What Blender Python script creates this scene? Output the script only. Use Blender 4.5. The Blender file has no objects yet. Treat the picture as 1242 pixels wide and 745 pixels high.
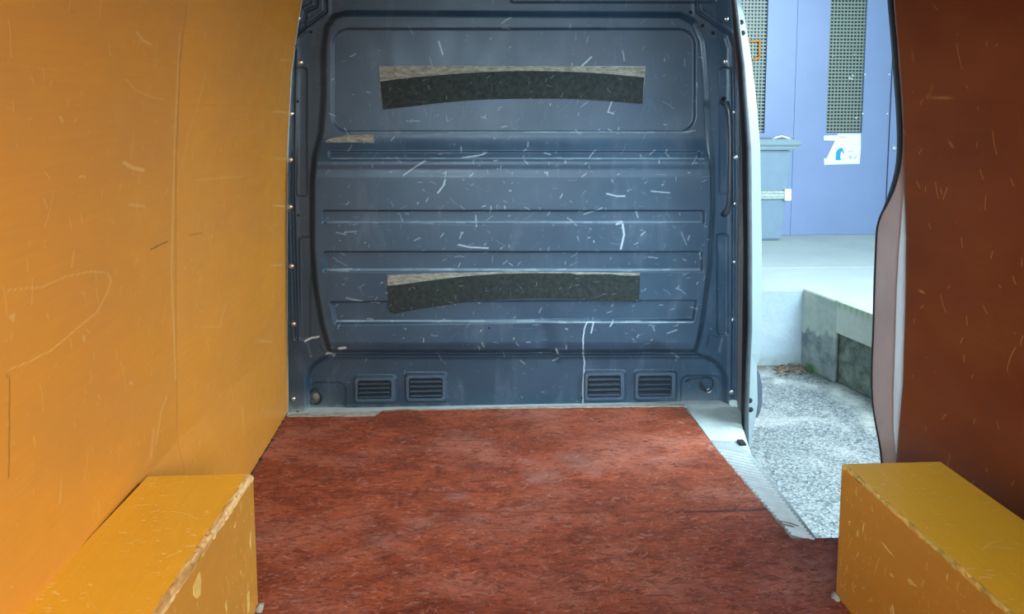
import bpy, bmesh, math, random
import numpy as np
from mathutils import Vector, Matrix
random.seed(7)
rng = np.random.default_rng(11)
C = bpy.context.scene.collection
PI = math.pi

# ---------------------------------------------------------------- camera
F, PX, PY = 950.0, 621.0, 205.0          # focal length and principal point in pixels of the 1242x745 frame
CAM = np.array([0.0, 0.0, 1.2])
PITCH = math.atan(90.0 / F)
YAW = math.atan(46.0 / F * math.cos(PITCH))
fw = np.array([math.sin(YAW)*math.cos(PITCH), math.cos(YAW)*math.cos(PITCH), -math.sin(PITCH)])
rt = np.array([math.cos(YAW), -math.sin(YAW), 0.0])
up = np.cross(rt, fw)
cd = bpy.data.cameras.new('camera'); cam = bpy.data.objects.new('camera', cd); C.objects.link(cam)
cd.sensor_fit = 'HORIZONTAL'; cd.sensor_width = 36.0
cd.lens = F / 1242.0 * 36.0
cd.shift_x = 0.0
cd.shift_y = -(372.5 - PY) / 1242.0
cd.clip_start = 0.02
cam.matrix_world = Matrix(((rt[0], up[0], -fw[0], CAM[0]), (rt[1], up[1], -fw[1], CAM[1]), (rt[2], up[2], -fw[2], CAM[2]), (0, 0, 0, 1)))
bpy.context.scene.camera = cam

# ---------------------------------------------------------------- world, lamps, exposure
W = bpy.data.worlds.new('sky'); bpy.context.scene.world = W; W.use_nodes = True
bg = W.node_tree.nodes['Background']
bg.inputs['Color'].default_value = (0.58, 0.86, 1.0, 1)
bg.inputs['Strength'].default_value = 1.0
def area(name, loc, target, size, power, col, spread=PI):
    l = bpy.data.lights.new(name, 'AREA'); l.shape = 'RECTANGLE'; l.size, l.size_y = size
    l.energy = power; l.color = col; l.spread = spread
    o = bpy.data.objects.new(name, l); C.objects.link(o); o.location = loc
    d = Vector(target) - Vector(loc); o.rotation_euler = d.to_track_quat('-Z', 'Y').to_euler()
    return o
area('side_daylight', (3.4, 2.2, 2.4), (-0.6, 2.3, 0.7), (3.0, 2.0), 420, (0.74, 0.90, 1.0))
area('side_fill_rear', (3.3, 1.0, 2.0), (0.2, 2.9, 0.8), (1.4, 1.6), 210, (0.60, 0.83, 1.0))  # extra lamp added outside the doorway to brighten the bulkhead's right side
area('rear_daylight', (1.5, -1.6, 1.9), (-0.75, 1.5, 0.95), (1.3, 1.4), 78, (1.0, 0.97, 0.92), math.radians(95))
area('rear_fill_cool', (-0.5, -1.6, 1.75), (0.75, 2.96, 0.75), (1.0, 0.9), 19, (0.58, 0.82, 1.0), math.radians(38))  # narrow fill lamp added, aimed at the right of the bulkhead
vs = bpy.context.scene.view_settings
vs.view_transform = 'Standard'; vs.look = 'None'; vs.gamma = 1.0; vs.use_curve_mapping = False
vs.exposure = 0.0

# ---------------------------------------------------------------- projection helpers
def ray(px, py):
    return fw + rt*((px-PX)/F) + up*(-(py-PY)/F)
def onz(px, py, z=0.0):
    d = ray(px, py); t = (z-CAM[2])/d[2]; return Vector(CAM + d*t)
def ony(px, py, y):
    d = ray(px, py); t = (y-CAM[1])/d[1]; return Vector(CAM + d*t)
def onx(px, py, x):
    d = ray(px, py); t = (x-CAM[0])/d[0]; return Vector(CAM + d*t)
def proj(x, y, z):
    vx, vy, vz = x-CAM[0], y-CAM[1], z-CAM[2]
    a = vx*fw[0]+vy*fw[1]+vz*fw[2]
    return PX + F*(vx*rt[0]+vy*rt[1]+vz*rt[2])/a, PY - F*(vx*up[0]+vy*up[1]+vz*up[2])/a
YB = onz(640, 493, 0)[1]                 # bulkhead plane
ZT = 1.72                                # roof height

# ---------------------------------------------------------------- materials
class NT:
    def __init__(s, name):
        s.m = bpy.data.materials.new(name); s.m.use_nodes = True; s.t = s.m.node_tree
        s.b = s.t.nodes['Principled BSDF']; s.l = s.t.links
        s.co = s.n('ShaderNodeTexCoord').outputs['Object']
    def n(s, k, **kw):
        nd = s.t.nodes.new(k)
        for a, v in kw.items(): setattr(nd, a, v)
        return nd
    def put(s, sock, v):
        if hasattr(v, 'links') or isinstance(v, bpy.types.NodeSocket): s.l.new(v, sock)
        else: sock.default_value = v
    def math(s, op, a, b=0.0, c=None, clamp=False):
        nd = s.n('ShaderNodeMath', operation=op); nd.use_clamp = clamp
        s.put(nd.inputs[0], a); s.put(nd.inputs[1], b)
        if c is not None: s.put(nd.inputs[2], c)
        return nd.outputs[0]
    def map(s, v, scale=(1,1,1), loc=(0,0,0), rot=(0,0,0)):
        nd = s.n('ShaderNodeMapping'); s.put(nd.inputs[0], v)
        nd.inputs['Scale'].default_value = scale; nd.inputs['Location'].default_value = loc; nd.inputs['Rotation'].default_value = rot
        return nd.outputs[0]
    def noise(s, v, scale, detail=4, rough=0.55, dist=0.0):
        nd = s.n('ShaderNodeTexNoise'); s.put(nd.inputs['Vector'], v)
        nd.inputs['Scale'].default_value = scale; nd.inputs['Detail'].default_value = detail
        nd.inputs['Roughness'].default_value = rough; nd.inputs['Distortion'].default_value = dist
        return nd.outputs['Fac']
    def ramp(s, v, lo, hi, a=0.0, b=1.0):
        nd = s.n('ShaderNodeMapRange'); nd.clamp = True
        s.put(nd.inputs[0], v)
        for i, x in enumerate((lo, hi, a, b)): nd.inputs[i+1].default_value = x
        return nd.outputs[0]
    def mix(s, f, a, b):
        nd = s.n('ShaderNodeMix', data_type='RGBA')
        s.put(nd.inputs[0], f)
        for i, x in ((6, a), (7, b)):
            if isinstance(x, tuple): nd.inputs[i].default_value = (*x[:3], 1)
            else: s.l.new(x, nd.inputs[i])
        return nd.outputs[2]
    def attr(s, name):
        return s.n('ShaderNodeAttribute', attribute_name=name).outputs['Fac']
    def plane(s, ax):
        sp = s.n('ShaderNodeSeparateXYZ'); s.l.new(s.co, sp.inputs[0])
        cb = s.n('ShaderNodeCombineXYZ'); s.l.new(sp.outputs[ax[0]], cb.inputs[0]); s.l.new(sp.outputs[ax[1]], cb.inputs[1])
        return cb.outputs[0]
    def dashes(s, v, scale, length, width, density, ang=0.0, spread=PI, off=0.0):
        """short straight scratches, one per cell, random angle and length"""
        mp = s.map(v, (scale,)*3, (off, off*1.7, 0))
        vo = s.n('ShaderNodeTexVoronoi', voronoi_dimensions='2D'); s.l.new(mp, vo.inputs['Vector']); vo.inputs['Scale'].default_value = 1.0
        sub = s.n('ShaderNodeVectorMath', operation='SUBTRACT'); s.l.new(mp, sub.inputs[0]); s.l.new(vo.outputs['Position'], sub.inputs[1])
        rc = s.n('ShaderNodeSeparateXYZ'); s.l.new(vo.outputs['Color'], rc.inputs[0])
        a = s.math('MULTIPLY_ADD', s.math('SUBTRACT', rc.outputs[0], 0.5), spread*2, ang)
        xy = s.n('ShaderNodeSeparateXYZ'); s.l.new(sub.outputs[0], xy.inputs[0])
        ca, sa = s.math('COSINE', a), s.math('SINE', a)
        u = s.math('ADD', s.math('MULTIPLY', xy.outputs[0], ca), s.math('MULTIPLY', xy.outputs[1], sa))
        w = s.math('SUBTRACT', s.math('MULTIPLY', xy.outputs[1], ca), s.math('MULTIPLY', xy.outputs[0], sa))
        w = s.math('ADD', w, s.math('MULTIPLY', s.math('MULTIPLY', u, u), s.math('SUBTRACT', rc.outputs[2], 0.5)))   # slight bow
        L = s.math('MULTIPLY', rc.outputs[1], length)
        m1 = s.math('LESS_THAN', s.math('ABSOLUTE', u), L)
        m2 = s.ramp(s.math('ABSOLUTE', w), width, width*0.4)
        m3 = s.math('LESS_THAN', rc.outputs[2], density)
        return s.math('MULTIPLY', s.math('MULTIPLY', m1, m2), m3)
    def bump(s, h, strength, dist=0.002):
        nd = s.n('ShaderNodeBump'); nd.inputs['Strength'].default_value = strength; nd.inputs['Distance'].default_value = dist
        s.put(nd.inputs['Height'], h); s.l.new(nd.outputs[0], s.b.inputs['Normal'])
    def fin(s, col=None, rough=0.5, metal=0.0, spec=None):
        if col is not None:
            if isinstance(col, tuple): s.b.inputs['Base Color'].default_value = (*col, 1)
            else: s.l.new(col, s.b.inputs['Base Color'])
        s.put(s.b.inputs['Roughness'], rough); s.b.inputs['Metallic'].default_value = metal
        if spec is not None: s.b.inputs['Specular IOR Level'].default_value = spec
        return s.m
def add(s, *a):
    r = a[0]
    for x in a[1:]: r = s.math('ADD', r, x, clamp=True)
    return r

def simple(name, col, rough=0.5, metal=0.0, var=0.15, scale=30, bump=0.1):
    s = NT(name); n = s.noise(s.co, scale, 5)
    c2 = tuple(c*(1-var*2) for c in col)
    c = s.mix(s.ramp(n, 0.3, 0.7), c2, col)
    if bump: s.bump(n, bump, 0.001)
    return s.fin(c, rough, metal)

def ply(name, base, low, ax, worn=(0.80, 0.50, 0.16), flecks=0.0):
    s = NT(name); p = s.plane(ax)
    big = s.noise(s.map(p, (1.2, 2.0, 1)), 2.2, 3)
    grain = s.noise(s.map(p, (3, 60, 1)), 1.5, 4, 0.6, 0.4)
    mid = s.noise(p, 14, 5, 0.6)
    c = s.mix(s.ramp(big, 0.3, 0.7), base, low)
    c = s.mix(s.math('MULTIPLY', s.ramp(grain, 0.35, 0.75), 0.18), c, tuple(x*0.72 for x in base))
    c = s.mix(s.math('MULTIPLY', s.ramp(mid, 0.55, 0.8), 0.25), c, tuple(min(1, x*1.2+0.02) for x in base))
    d = add(s, s.dashes(p, 10, .35, .016, .30, PI/2, 0.5), s.math('MULTIPLY', s.dashes(p, 22, .3, .05, .25, PI/2, 0.9, 3.3), 0.8),
            s.math('MULTIPLY', s.dashes(p, 5, .45, .005, .20, 0.2, 1.2, 7.7), 0.3))
    if flecks:
        v2 = s.map(p, (1, 1, 1), (.37, .11, 0))
        gate = s.ramp(s.noise(p, 5, 3), .42, .58)
        fl = add(s, s.dashes(v2, 34, .38, .10, .38, PI/2, .5, 2.9), s.dashes(v2, 60, .34, .14, .3, PI/2, .9, 5.1), s.ramp(s.noise(p, 48, 3, .6), .68, .72))
        d = add(s, d, s.math('MULTIPLY', s.math('MULTIPLY', fl, gate), flecks))
    m = add(s, s.math('MULTIPLY', d, 0.4), s.attr('mark'))
    c = s.mix(m, c, worn)
    c = s.mix(s.attr('dark'), c, (0.06, 0.025, 0.01))
    s.bump(s.math('SUBTRACT', s.math('MULTIPLY', mid, 0.5), m), 0.12, 0.0015)
    return s.fin(c, s.ramp(mid, 0.3, 0.8, 0.30, 0.5), 0, 0.4)

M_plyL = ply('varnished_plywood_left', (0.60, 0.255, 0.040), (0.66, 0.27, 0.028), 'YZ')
M_plyR = ply('shaded_varnished_plywood_right', (0.145, 0.028, 0.003), (0.20, 0.048, 0.005), 'YZ', (0.6, 0.30, 0.08))  # same wood as the left wall, with its shade put into the colour
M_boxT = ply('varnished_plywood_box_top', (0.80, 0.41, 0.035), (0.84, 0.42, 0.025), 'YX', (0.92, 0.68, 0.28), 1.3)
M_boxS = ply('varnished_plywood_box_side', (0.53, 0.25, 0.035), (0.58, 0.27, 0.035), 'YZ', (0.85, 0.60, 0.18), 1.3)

def raw_edge():
    s = NT('worn_raw_plywood_edge'); n = s.noise(s.map(s.co, (40, 4, 60)), 1, 5, .7)
    m = s.noise(s.co, 60, 4)
    c = s.mix(s.ramp(n, .4, .65), (0.42, 0.22, 0.05), (0.80, 0.55, 0.24)); c = s.mix(s.ramp(m, .6, .75), c, (.25, .12, .03))
    s.bump(n, .5, .002); return s.fin(c, .7)
M_raw = raw_edge()
M_raw2 = simple('rubbed_varnished_edge', (.74, .44, .09), .5, 0, .22, 45, .4)

def bulk():
    s = NT('dark_moulded_plastic'); p = s.plane('XZ')
    n = s.noise(s.co, 5, 5); f = s.noise(s.co, 350, 2)
    smear = s.noise(s.map(s.co, (14, 1, 5)), 1, 6, .65, .6)
    c = s.mix(s.ramp(n, .3, .7), (0.018, 0.040, 0.064), (0.030, 0.057, 0.088))
    c = s.mix(s.math('MULTIPLY', s.ramp(smear, .55, .85), .35), c, (.15, .18, .22))
    d = add(s, s.math('MULTIPLY', s.dashes(p, 12, .30, .018, .22, .6, 1.6), .6), s.math('MULTIPLY', s.dashes(p, 28, .28, .05, .22, .2, 1.6, 4.1), .45),
            s.math('MULTIPLY', s.dashes(p, 7, .5, .007, .4, .3, 1.6, 9.2), .35))
    c = s.mix(s.math('MULTIPLY', d, .22), c, (.45, .50, .52))
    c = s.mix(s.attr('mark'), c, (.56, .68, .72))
    c = s.mix(s.attr('dust'), c, (.36, .40, .38))
    s.bump(f, .12, .0008)
    return s.fin(c, s.ramp(smear, .3, .8, .34, .55), 0, .45)
M_bulk = bulk()
M_bulkdark = simple('black_plastic', (.018, .022, .028), .5, 0, .2, 40)
M_vent = simple('lightened_vent_plastic', (.052, .084, .120), .42, 0, .15, 50, .1)  # lighter than the bulkhead, standing in for light on the frame edges
def rubber():
    s = NT('dusty_black_felt_strip'); p = s.plane('XZ')
    n = s.noise(s.co, 60, 5, .7)
    c = s.mix(s.ramp(n, .35, .75), (.010, .014, .013), (.030, .038, .034))
    d = add(s, s.dashes(p, 30, .3, .05, .3, .3, 1.5), s.math('MULTIPLY', s.dashes(p, 14, .35, .012, .3, .5, 1.5, 5), .7))
    c = s.mix(s.math('MULTIPLY', d, .3), c, (.28, .30, .27))
    s.bump(n, .3, .001); return s.fin(c, .75, 0, .2)
M_rubber = rubber()
def glue():
    s = NT('dried_adhesive_residue'); n = s.noise(s.map(s.co, (30, 1, 90)), 1, 6, .7)
    c = s.mix(s.ramp(n, .35, .7), (.11, .10, .08), (.32, .32, .26))
    s.bump(n, .4, .001); return s.fin(c, .85, 0, .2)
M_glue = glue()
def mat_floor():
    s = NT('red_brown_floor_sheet'); p = s.plane('XY')
    n1 = s.noise(s.map(p, (4, 7, 1)), 1.6, 6, .66, .8)
    n2 = s.noise(s.map(p, (22, 60, 1)), 1, 5, .7, 1.2)
    n3 = s.noise(s.map(p, (2, 3.0, 1), (4, 2, 0)), 1.3, 4, .6)
    n4 = s.noise(s.map(p, (70, 160, 1)), 1, 3, .7)
    c = s.mix(s.ramp(n1, .35, .68), (.165, .033, .015), (.37, .085, .035))
    c = s.mix(s.math('MULTIPLY', s.ramp(n3, .48, .72), .55), c, (.50, .20, .14))
    c = s.mix(s.math('MULTIPLY', s.ramp(n2, .50, .62), .75), c, (.12, .022, .010))
    c = s.mix(s.math('MULTIPLY', s.ramp(n4, .54, .68), .6), c, (.52, .17, .09))
    d = add(s, s.math('MULTIPLY', s.dashes(p, 26, .32, .05, .30, .1, .9), .8), s.math('MULTIPLY', s.dashes(p, 55, .35, .09, .28, .2, 1.2, 2.2), .7),
            s.math('MULTIPLY', s.dashes(p, 9, .45, .010, .35, .3, 1.2, 6.2), .5))
    dk = add(s, s.math('MULTIPLY', s.dashes(p, 20, .42, .06, .35, .1, .8, 8.8), .8), s.math('MULTIPLY', s.dashes(p, 42, .4, .1, .3, .0, 1.4, 1.2), .6))
    c = s.mix(s.math('MULTIPLY', dk, .55), c, (.05, .012, .008))
    c = s.mix(s.math('MULTIPLY', d, .45), c, (.72, .42, .32))
    c = s.mix(s.attr('mark'), c, (.42, .27, .25))
    c = s.mix(s.attr('dark'), c, (.03, .010, .008))
    h = s.math('SUBTRACT', s.math('ADD', n1, s.math('MULTIPLY', n2, .7)), s.math('MULTIPLY', dk, .5))
    s.bump(h, .55, .004)
    return s.fin(c, s.ramp(n2, .3, .7, .48, .7), 0, .35)
M_mat = mat_floor()
M_grey = simple('pale_grey_painted_steel', (.50, .58, .55), .5, 0, .12, 18, .1)
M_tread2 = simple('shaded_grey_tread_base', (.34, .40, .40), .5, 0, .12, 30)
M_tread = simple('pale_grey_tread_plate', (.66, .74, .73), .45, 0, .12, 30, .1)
M_beige = simple('dusty_beige_steel_edge', (.48, .46, .38), .7, 0, .25, 40, .2)
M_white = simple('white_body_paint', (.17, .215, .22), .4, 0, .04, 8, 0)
M_pillar = simple('bounce_tinted_jamb_paint', (.50, .39, .36), .45, 0, .10, 6, .05)  # orange bounce from the plywood mixed into the jamb colour
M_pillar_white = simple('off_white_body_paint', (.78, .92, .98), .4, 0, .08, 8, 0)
M_seal = simple('black_rubber_seal', (.012, .014, .016), .45, 0, .2, 60)
M_bolt = simple('bright_zinc', (.80, .80, .78), .28, 1, .05, 40, 0)
M_hole = simple('black_recess', (.004, .004, .005), .8, 0, 0, 40, 0)
M_handle = simple('dark_grey_plastic_handle', (.05, .062, .08), .35, 0, .1, 60)
M_roof = simple('grey_van_headliner', (.22, .20, .18), .8, 0, .1, 8)
M_bin = simple('grey_bin_plastic', (.19, .27, .34), .5, 0, .05, 12)
M_binlid = simple('grey_bin_lid_plastic', (.21, .29, .32), .45, 0, .05, 12)
M_reflect = simple('pale_reflective_band', (.52, .56, .46), .45, 0, .2, 60)
M_door = simple('lavender_blue_door_paint', (.215, .280, .455), .45, 0, .05, 3)
M_doorgap = simple('dark_door_gap', (.10, .14, .24), .7, 0, 0, 3, 0)
M_paper = simple('white_paper', (.86, .90, .88), .6, 0, .03, 60, 0)
M_cyan = simple('cyan_print', (.01, .30, .62), .6, 0, 0, 60, 0)
M_ink = simple('grey_print', (.38, .52, .56), .6, 0, 0, 60, 0)
M_tape = simple('orange_tape', (.75, .30, .05), .6, 0, .1, 60, 0)
M_wire = simple('mesh_wire', (.24, .28, .23), .45, .0, .1, 60, 0)
M_winback = simple('dark_window_glass', (.060, .085, .080), .3, 0, .2, 5, 0)
M_screw = simple('bright_screw_head', (.75, .78, .78), .35, .6, 0, 60, 0)
def conc(name, a, b, scale=3, dark_tone=None):
    s = NT(name); n = s.noise(s.co, scale, 7, .65, .3); f = s.noise(s.co, 70, 4)
    c = s.mix(s.ramp(n, .3, .7), a, b); c = s.mix(s.math('MULTIPLY', s.ramp(f, .5, .75), .2), c, tuple(x*.6 for x in a))
    if dark_tone:
        g = s.noise(s.co, 5, 6, .7); c = s.mix(s.math('MULTIPLY', s.attr('dark'), s.ramp(g, .3, .6)), c, dark_tone)
        c = s.mix(s.attr('mark'), c, (.20, .34, .16))
    s.bump(f, .3, .003); return s.fin(c, .85, 0, .2)
M_platform = conc('pale_concrete', (.40, .45, .43), (.47, .52, .50), 2)
M_platform2 = conc('pale_grey_concrete_step', (.36, .41, .40), (.44, .49, .47), 2)
M_wallconc = conc('whitewashed_concrete', (.24, .30, .33), (.33, .39, .42), 4, (.16, .18, .14))
M_mortar = conc('patchy_cement_render', (.30, .34, .29), (.46, .48, .42), 10, (.13, .16, .17))
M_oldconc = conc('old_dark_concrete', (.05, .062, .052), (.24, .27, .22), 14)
M_slab = conc('pale_slab_edge', (.44, .46, .39), (.54, .55, .47), 7, (.2, .3, .18))
def asphalt():
    s = NT('grey_asphalt'); 
    v = s.n('ShaderNodeTexVoronoi'); s.l.new(s.co, v.inputs['Vector']); v.inputs['Scale'].default_value = 100
    sp = s.n('ShaderNodeSeparateXYZ'); s.l.new(v.outputs['Color'], sp.inputs[0])
    n = s.noise(s.map(s.co, (1, 1.6, 1)), 1.6, 6, .65, .5)
    c = s.mix(sp.outputs[0], (.075, .09, .09), (.25, .275, .275))
    c = s.mix(s.math('MULTIPLY', s.ramp(sp.outputs[1], .8, .9), .3), c, (.42, .44, .43))
    c = s.mix(s.math('MULTIPLY', s.ramp(n, .52, .66), .45), c, (.46, .47, .43))
    c = s.mix(s.math('MULTIPLY', s.attr('mark'), s.ramp(s.noise(s.co, 9, 5, .7), .3, .6)), c, (.52, .54, .48))
    c = s.mix(s.math('MULTIPLY', s.attr('dark'), s.ramp(s.noise(s.co, 14, 5, .7), .35, .55)), c, (.12, .12, .07))
    s.bump(v.outputs['Distance'], .45, .005)
    return s.fin(c, .85, 0, .25)
M_asph = asphalt()
M_weed = simple('green_weed_leaf', (.16, .30, .09), .6, 0, .2, 40, 0)
M_leaf = simple('dry_brown_leaf', (.24, .17, .11), .8, 0, .3, 60, 0)

# ---------------------------------------------------------------- mesh helpers
def obj(name, V, Fc, m, parent=None, smooth=False):
    me = bpy.data.meshes.new(name); me.from_pydata([tuple(v) for v in V], [], [tuple(f) for f in Fc]); me.update()
    if m: me.materials.append(m)
    o = bpy.data.objects.new(name, me); C.objects.link(o)
    if parent is not None: o.parent = parent
    if smooth: me.shade_smooth()
    return o
def from_bm(name, bm, m, parent=None, smooth=False):
    me = bpy.data.meshes.new(name); bm.normal_update(); bm.to_mesh(me); bm.free(); me.materials.append(m)
    o = bpy.data.objects.new(name, me); C.objects.link(o)
    if parent is not None: o.parent = parent
    if smooth: me.shade_smooth()
    return o
def tag(o, label=None, cat=None, group=None, kind=None):
    if label: o['label'] = label
    if cat: o['category'] = cat
    if group: o['group'] = group
    if kind: o['kind'] = kind
    return o
def empty(name, loc=(0, 0, 0)):
    o = bpy.data.objects.new(name, None); C.objects.link(o); o.location = loc; o.empty_display_size = .1; return o
def to_local(o):           # parts are built in world coordinates; move them into their parent's frame
    for c in o.children: c.matrix_parent_inverse = Matrix.Translation(-Vector(o.location))
def extrude_poly(name, pts, off, m, parent=None, bevel=0.0):
    """closed outline of 3D points extruded by a vector"""
    n = len(pts); off = Vector(off); pts = [Vector(p) for p in pts]
    bm = bmesh.new(); a = [bm.verts.new(p) for p in pts]; b = [bm.verts.new(p+off) for p in pts]
    bm.faces.new(a); bm.faces.new(b[::-1])
    for i in range(n): bm.faces.new((a[i], a[(i+1) % n], b[(i+1) % n], b[i]))
    bmesh.ops.recalc_face_normals(bm, faces=bm.faces)
    if bevel: bmesh.ops.bevel(bm, geom=list(bm.edges), offset=bevel, segments=2, affect='EDGES', clamp_overlap=True)
    return from_bm(name, bm, m, parent)
def box(name, lo, hi, m, parent=None, bevel=0.0):
    (x0, y0, z0), (x1, y1, z1) = lo, hi
    return extrude_poly(name, [(x0, y0, z0), (x1, y0, z0), (x1, y1, z0), (x0, y1, z0)], (0, 0, z1-z0), m, parent, bevel)
def tube(name, pts, r, m, parent=None, seg=8, closed=False):
    pts = [Vector(p) for p in pts]; V, Fc = [], []
    n = len(pts)
    for i, p in enumerate(pts):
        if closed: d = pts[(i+1) % n]-pts[i-1]
        else: d = pts[min(i+1, n-1)]-pts[max(i-1, 0)]
        d.normalize(); a = d.orthogonal() if abs(d.y) > .9 else d.cross(Vector((0, 1, 0))); a.normalize(); b = d.cross(a)
        rr = r[i] if isinstance(r, (list, tuple)) else r
        for k in range(seg):
            t = 2*PI*k/seg; V.append(p + a*math.cos(t)*rr + b*math.sin(t)*rr)
    for i in range(n if closed else n-1):
        j = (i+1) % n
        for k in range(seg): Fc.append((i*seg+k, i*seg+(k+1) % seg, j*seg+(k+1) % seg, j*seg+k))
    if not closed: Fc.append(tuple(range(seg))[::-1]); Fc.append(tuple((n-1)*seg+k for k in range(seg)))
    return obj(name, V, Fc, m, parent, True)
def grid(name, X, Y, Z, m, parent=None, attrs={}, smooth=True):
    nr, nc = X.shape
    me = bpy.data.meshes.new(name); co = np.stack([X, Y, Z], -1).reshape(-1, 3).astype(np.float32)
    idx = np.arange(nr*nc).reshape(nr, nc)
    q = np.stack([idx[:-1, :-1], idx[:-1, 1:], idx[1:, 1:], idx[1:, :-1]], -1).reshape(-1, 4)
    me.vertices.add(len(co)); me.vertices.foreach_set('co', co.ravel())
    me.loops.add(q.size); me.loops.foreach_set('vertex_index', q.ravel().astype(np.int32))
    me.polygons.add(len(q)); me.polygons.foreach_set('loop_start', np.arange(0, q.size, 4, dtype=np.int32))
    me.polygons.foreach_set('loop_total', np.full(len(q), 4, dtype=np.int32))
    me.update(calc_edges=True)
    for k, v in attrs.items():
        a = me.attributes.new(k, 'FLOAT', 'POINT'); a.data.foreach_set('value', v.ravel().astype(np.float32))
    me.materials.append(m)
    if smooth: me.shade_smooth()
    o = bpy.data.objects.new(name, me); C.objects.link(o)
    if parent is not None: o.parent = parent
    return o
def ss(x): x = np.clip(x, 0, 1); return x*x*(3-2*x)
def inside(d, w): return ss(0.5 - d/w)              # 1 where the signed distance is negative
def rr(px, py, x0, y0, x1, y1, r):
    cx, cy, hx, hy = (x0+x1)/2, (y0+y1)/2, (x1-x0)/2-r, (y1-y0)/2-r
    qx, qy = np.abs(px-cx)-hx, np.abs(py-cy)-hy
    return np.hypot(np.maximum(qx, 0), np.maximum(qy, 0)) + np.minimum(np.maximum(qx, qy), 0) - r
def segd(px, py, a, b):
    dx, dy = b[0]-a[0], b[1]-a[1]; L = dx*dx+dy*dy+1e-9
    t = np.clip(((px-a[0])*dx+(py-a[1])*dy)/L, 0, 1)
    return np.hypot(px-a[0]-t*dx, py-a[1]-t*dy)
def lined(px, py, P):
    d = segd(px, py, P[0], P[1])
    for i in range(1, len(P)-1): d = np.minimum(d, segd(px, py, P[i], P[i+1]))
    return d
def polyd(px, py, P):
    n = len(P); d = lined(px, py, P+[P[0]]); ins = np.zeros(px.shape, bool)
    for i in range(n):
        (x0, y0), (x1, y1) = P[i], P[(i+1) % n]
        if y0 == y1: continue
        c = ((y0 > py) != (y1 > py)) & (px < (x1-x0)*(py-y0)/(y1-y0)+x0)
        ins ^= c
    return np.where(ins, -d, d)
def stroke(acc, px, py, P, w, val):
    xs = [p[0] for p in P]; ys = [p[1] for p in P]
    m = (px > min(xs)-w-2) & (px < max(xs)+w+2) & (py > min(ys)-w-2) & (py < max(ys)+w+2)
    if not m.any(): return
    d = lined(px[m], py[m], P); acc[m] = np.maximum(acc[m], val*np.clip(1.3-d/w, 0, 1))
def chaikin(P, n=2):
    for _ in range(n):
        Q = [P[0]]
        for a, b in zip(P[:-1], P[1:]): Q += [(a[0]*.75+b[0]*.25, a[1]*.75+b[1]*.25), (a[0]*.25+b[0]*.75, a[1]*.25+b[1]*.75)]
        P = Q+[P[-1]]
    return P

# ---------------------------------------------------------------- the bulkhead (wall at the far end of the load space)
def curve_y(pix, y):          # pixel polyline -> (z, x) on the plane y
    pts = [ony(a, b, y) for a, b in pix]; pts.sort(key=lambda p: p.z)
    zs = np.array([p.z for p in pts]); xs = np.array([p.x for p in pts])
    def f(z):
        z = np.asarray(z, float); r = np.interp(z, zs, xs)
        s = (xs[-1]-xs[-2])/(zs[-1]-zs[-2]); return np.where(z > zs[-1], xs[-1]+s*(z-zs[-1]), r)
    return f
Lf = curve_y([(347, 506), (346, 400), (346, 300), (347, 180), (351, 90), (359, 30), (364, 0)], YB)
Rf = curve_y([(894, 500), (896, 300), (898, 180), (894, 80), (889, 40), (886, 0)], YB)
wall_front = tag(empty('wall_front', (0.14, YB+.03, 0)), 'dark blue-grey moulded bulkhead panel closing the far end of the van load space', 'bulkhead', kind='structure')
MAINP = [(420, 14), (404, 18), (394, 32), (390, 60), (390, 120), (387, 160), (379, 190), (376, 220), (376, 300), (380, 350), (388, 395), (398, 431),
         (846, 431), (856, 385), (864, 320), (868, 240), (867, 200), (861, 160), (858, 90), (854, 50), (844, 26), (826, 16)]
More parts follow.
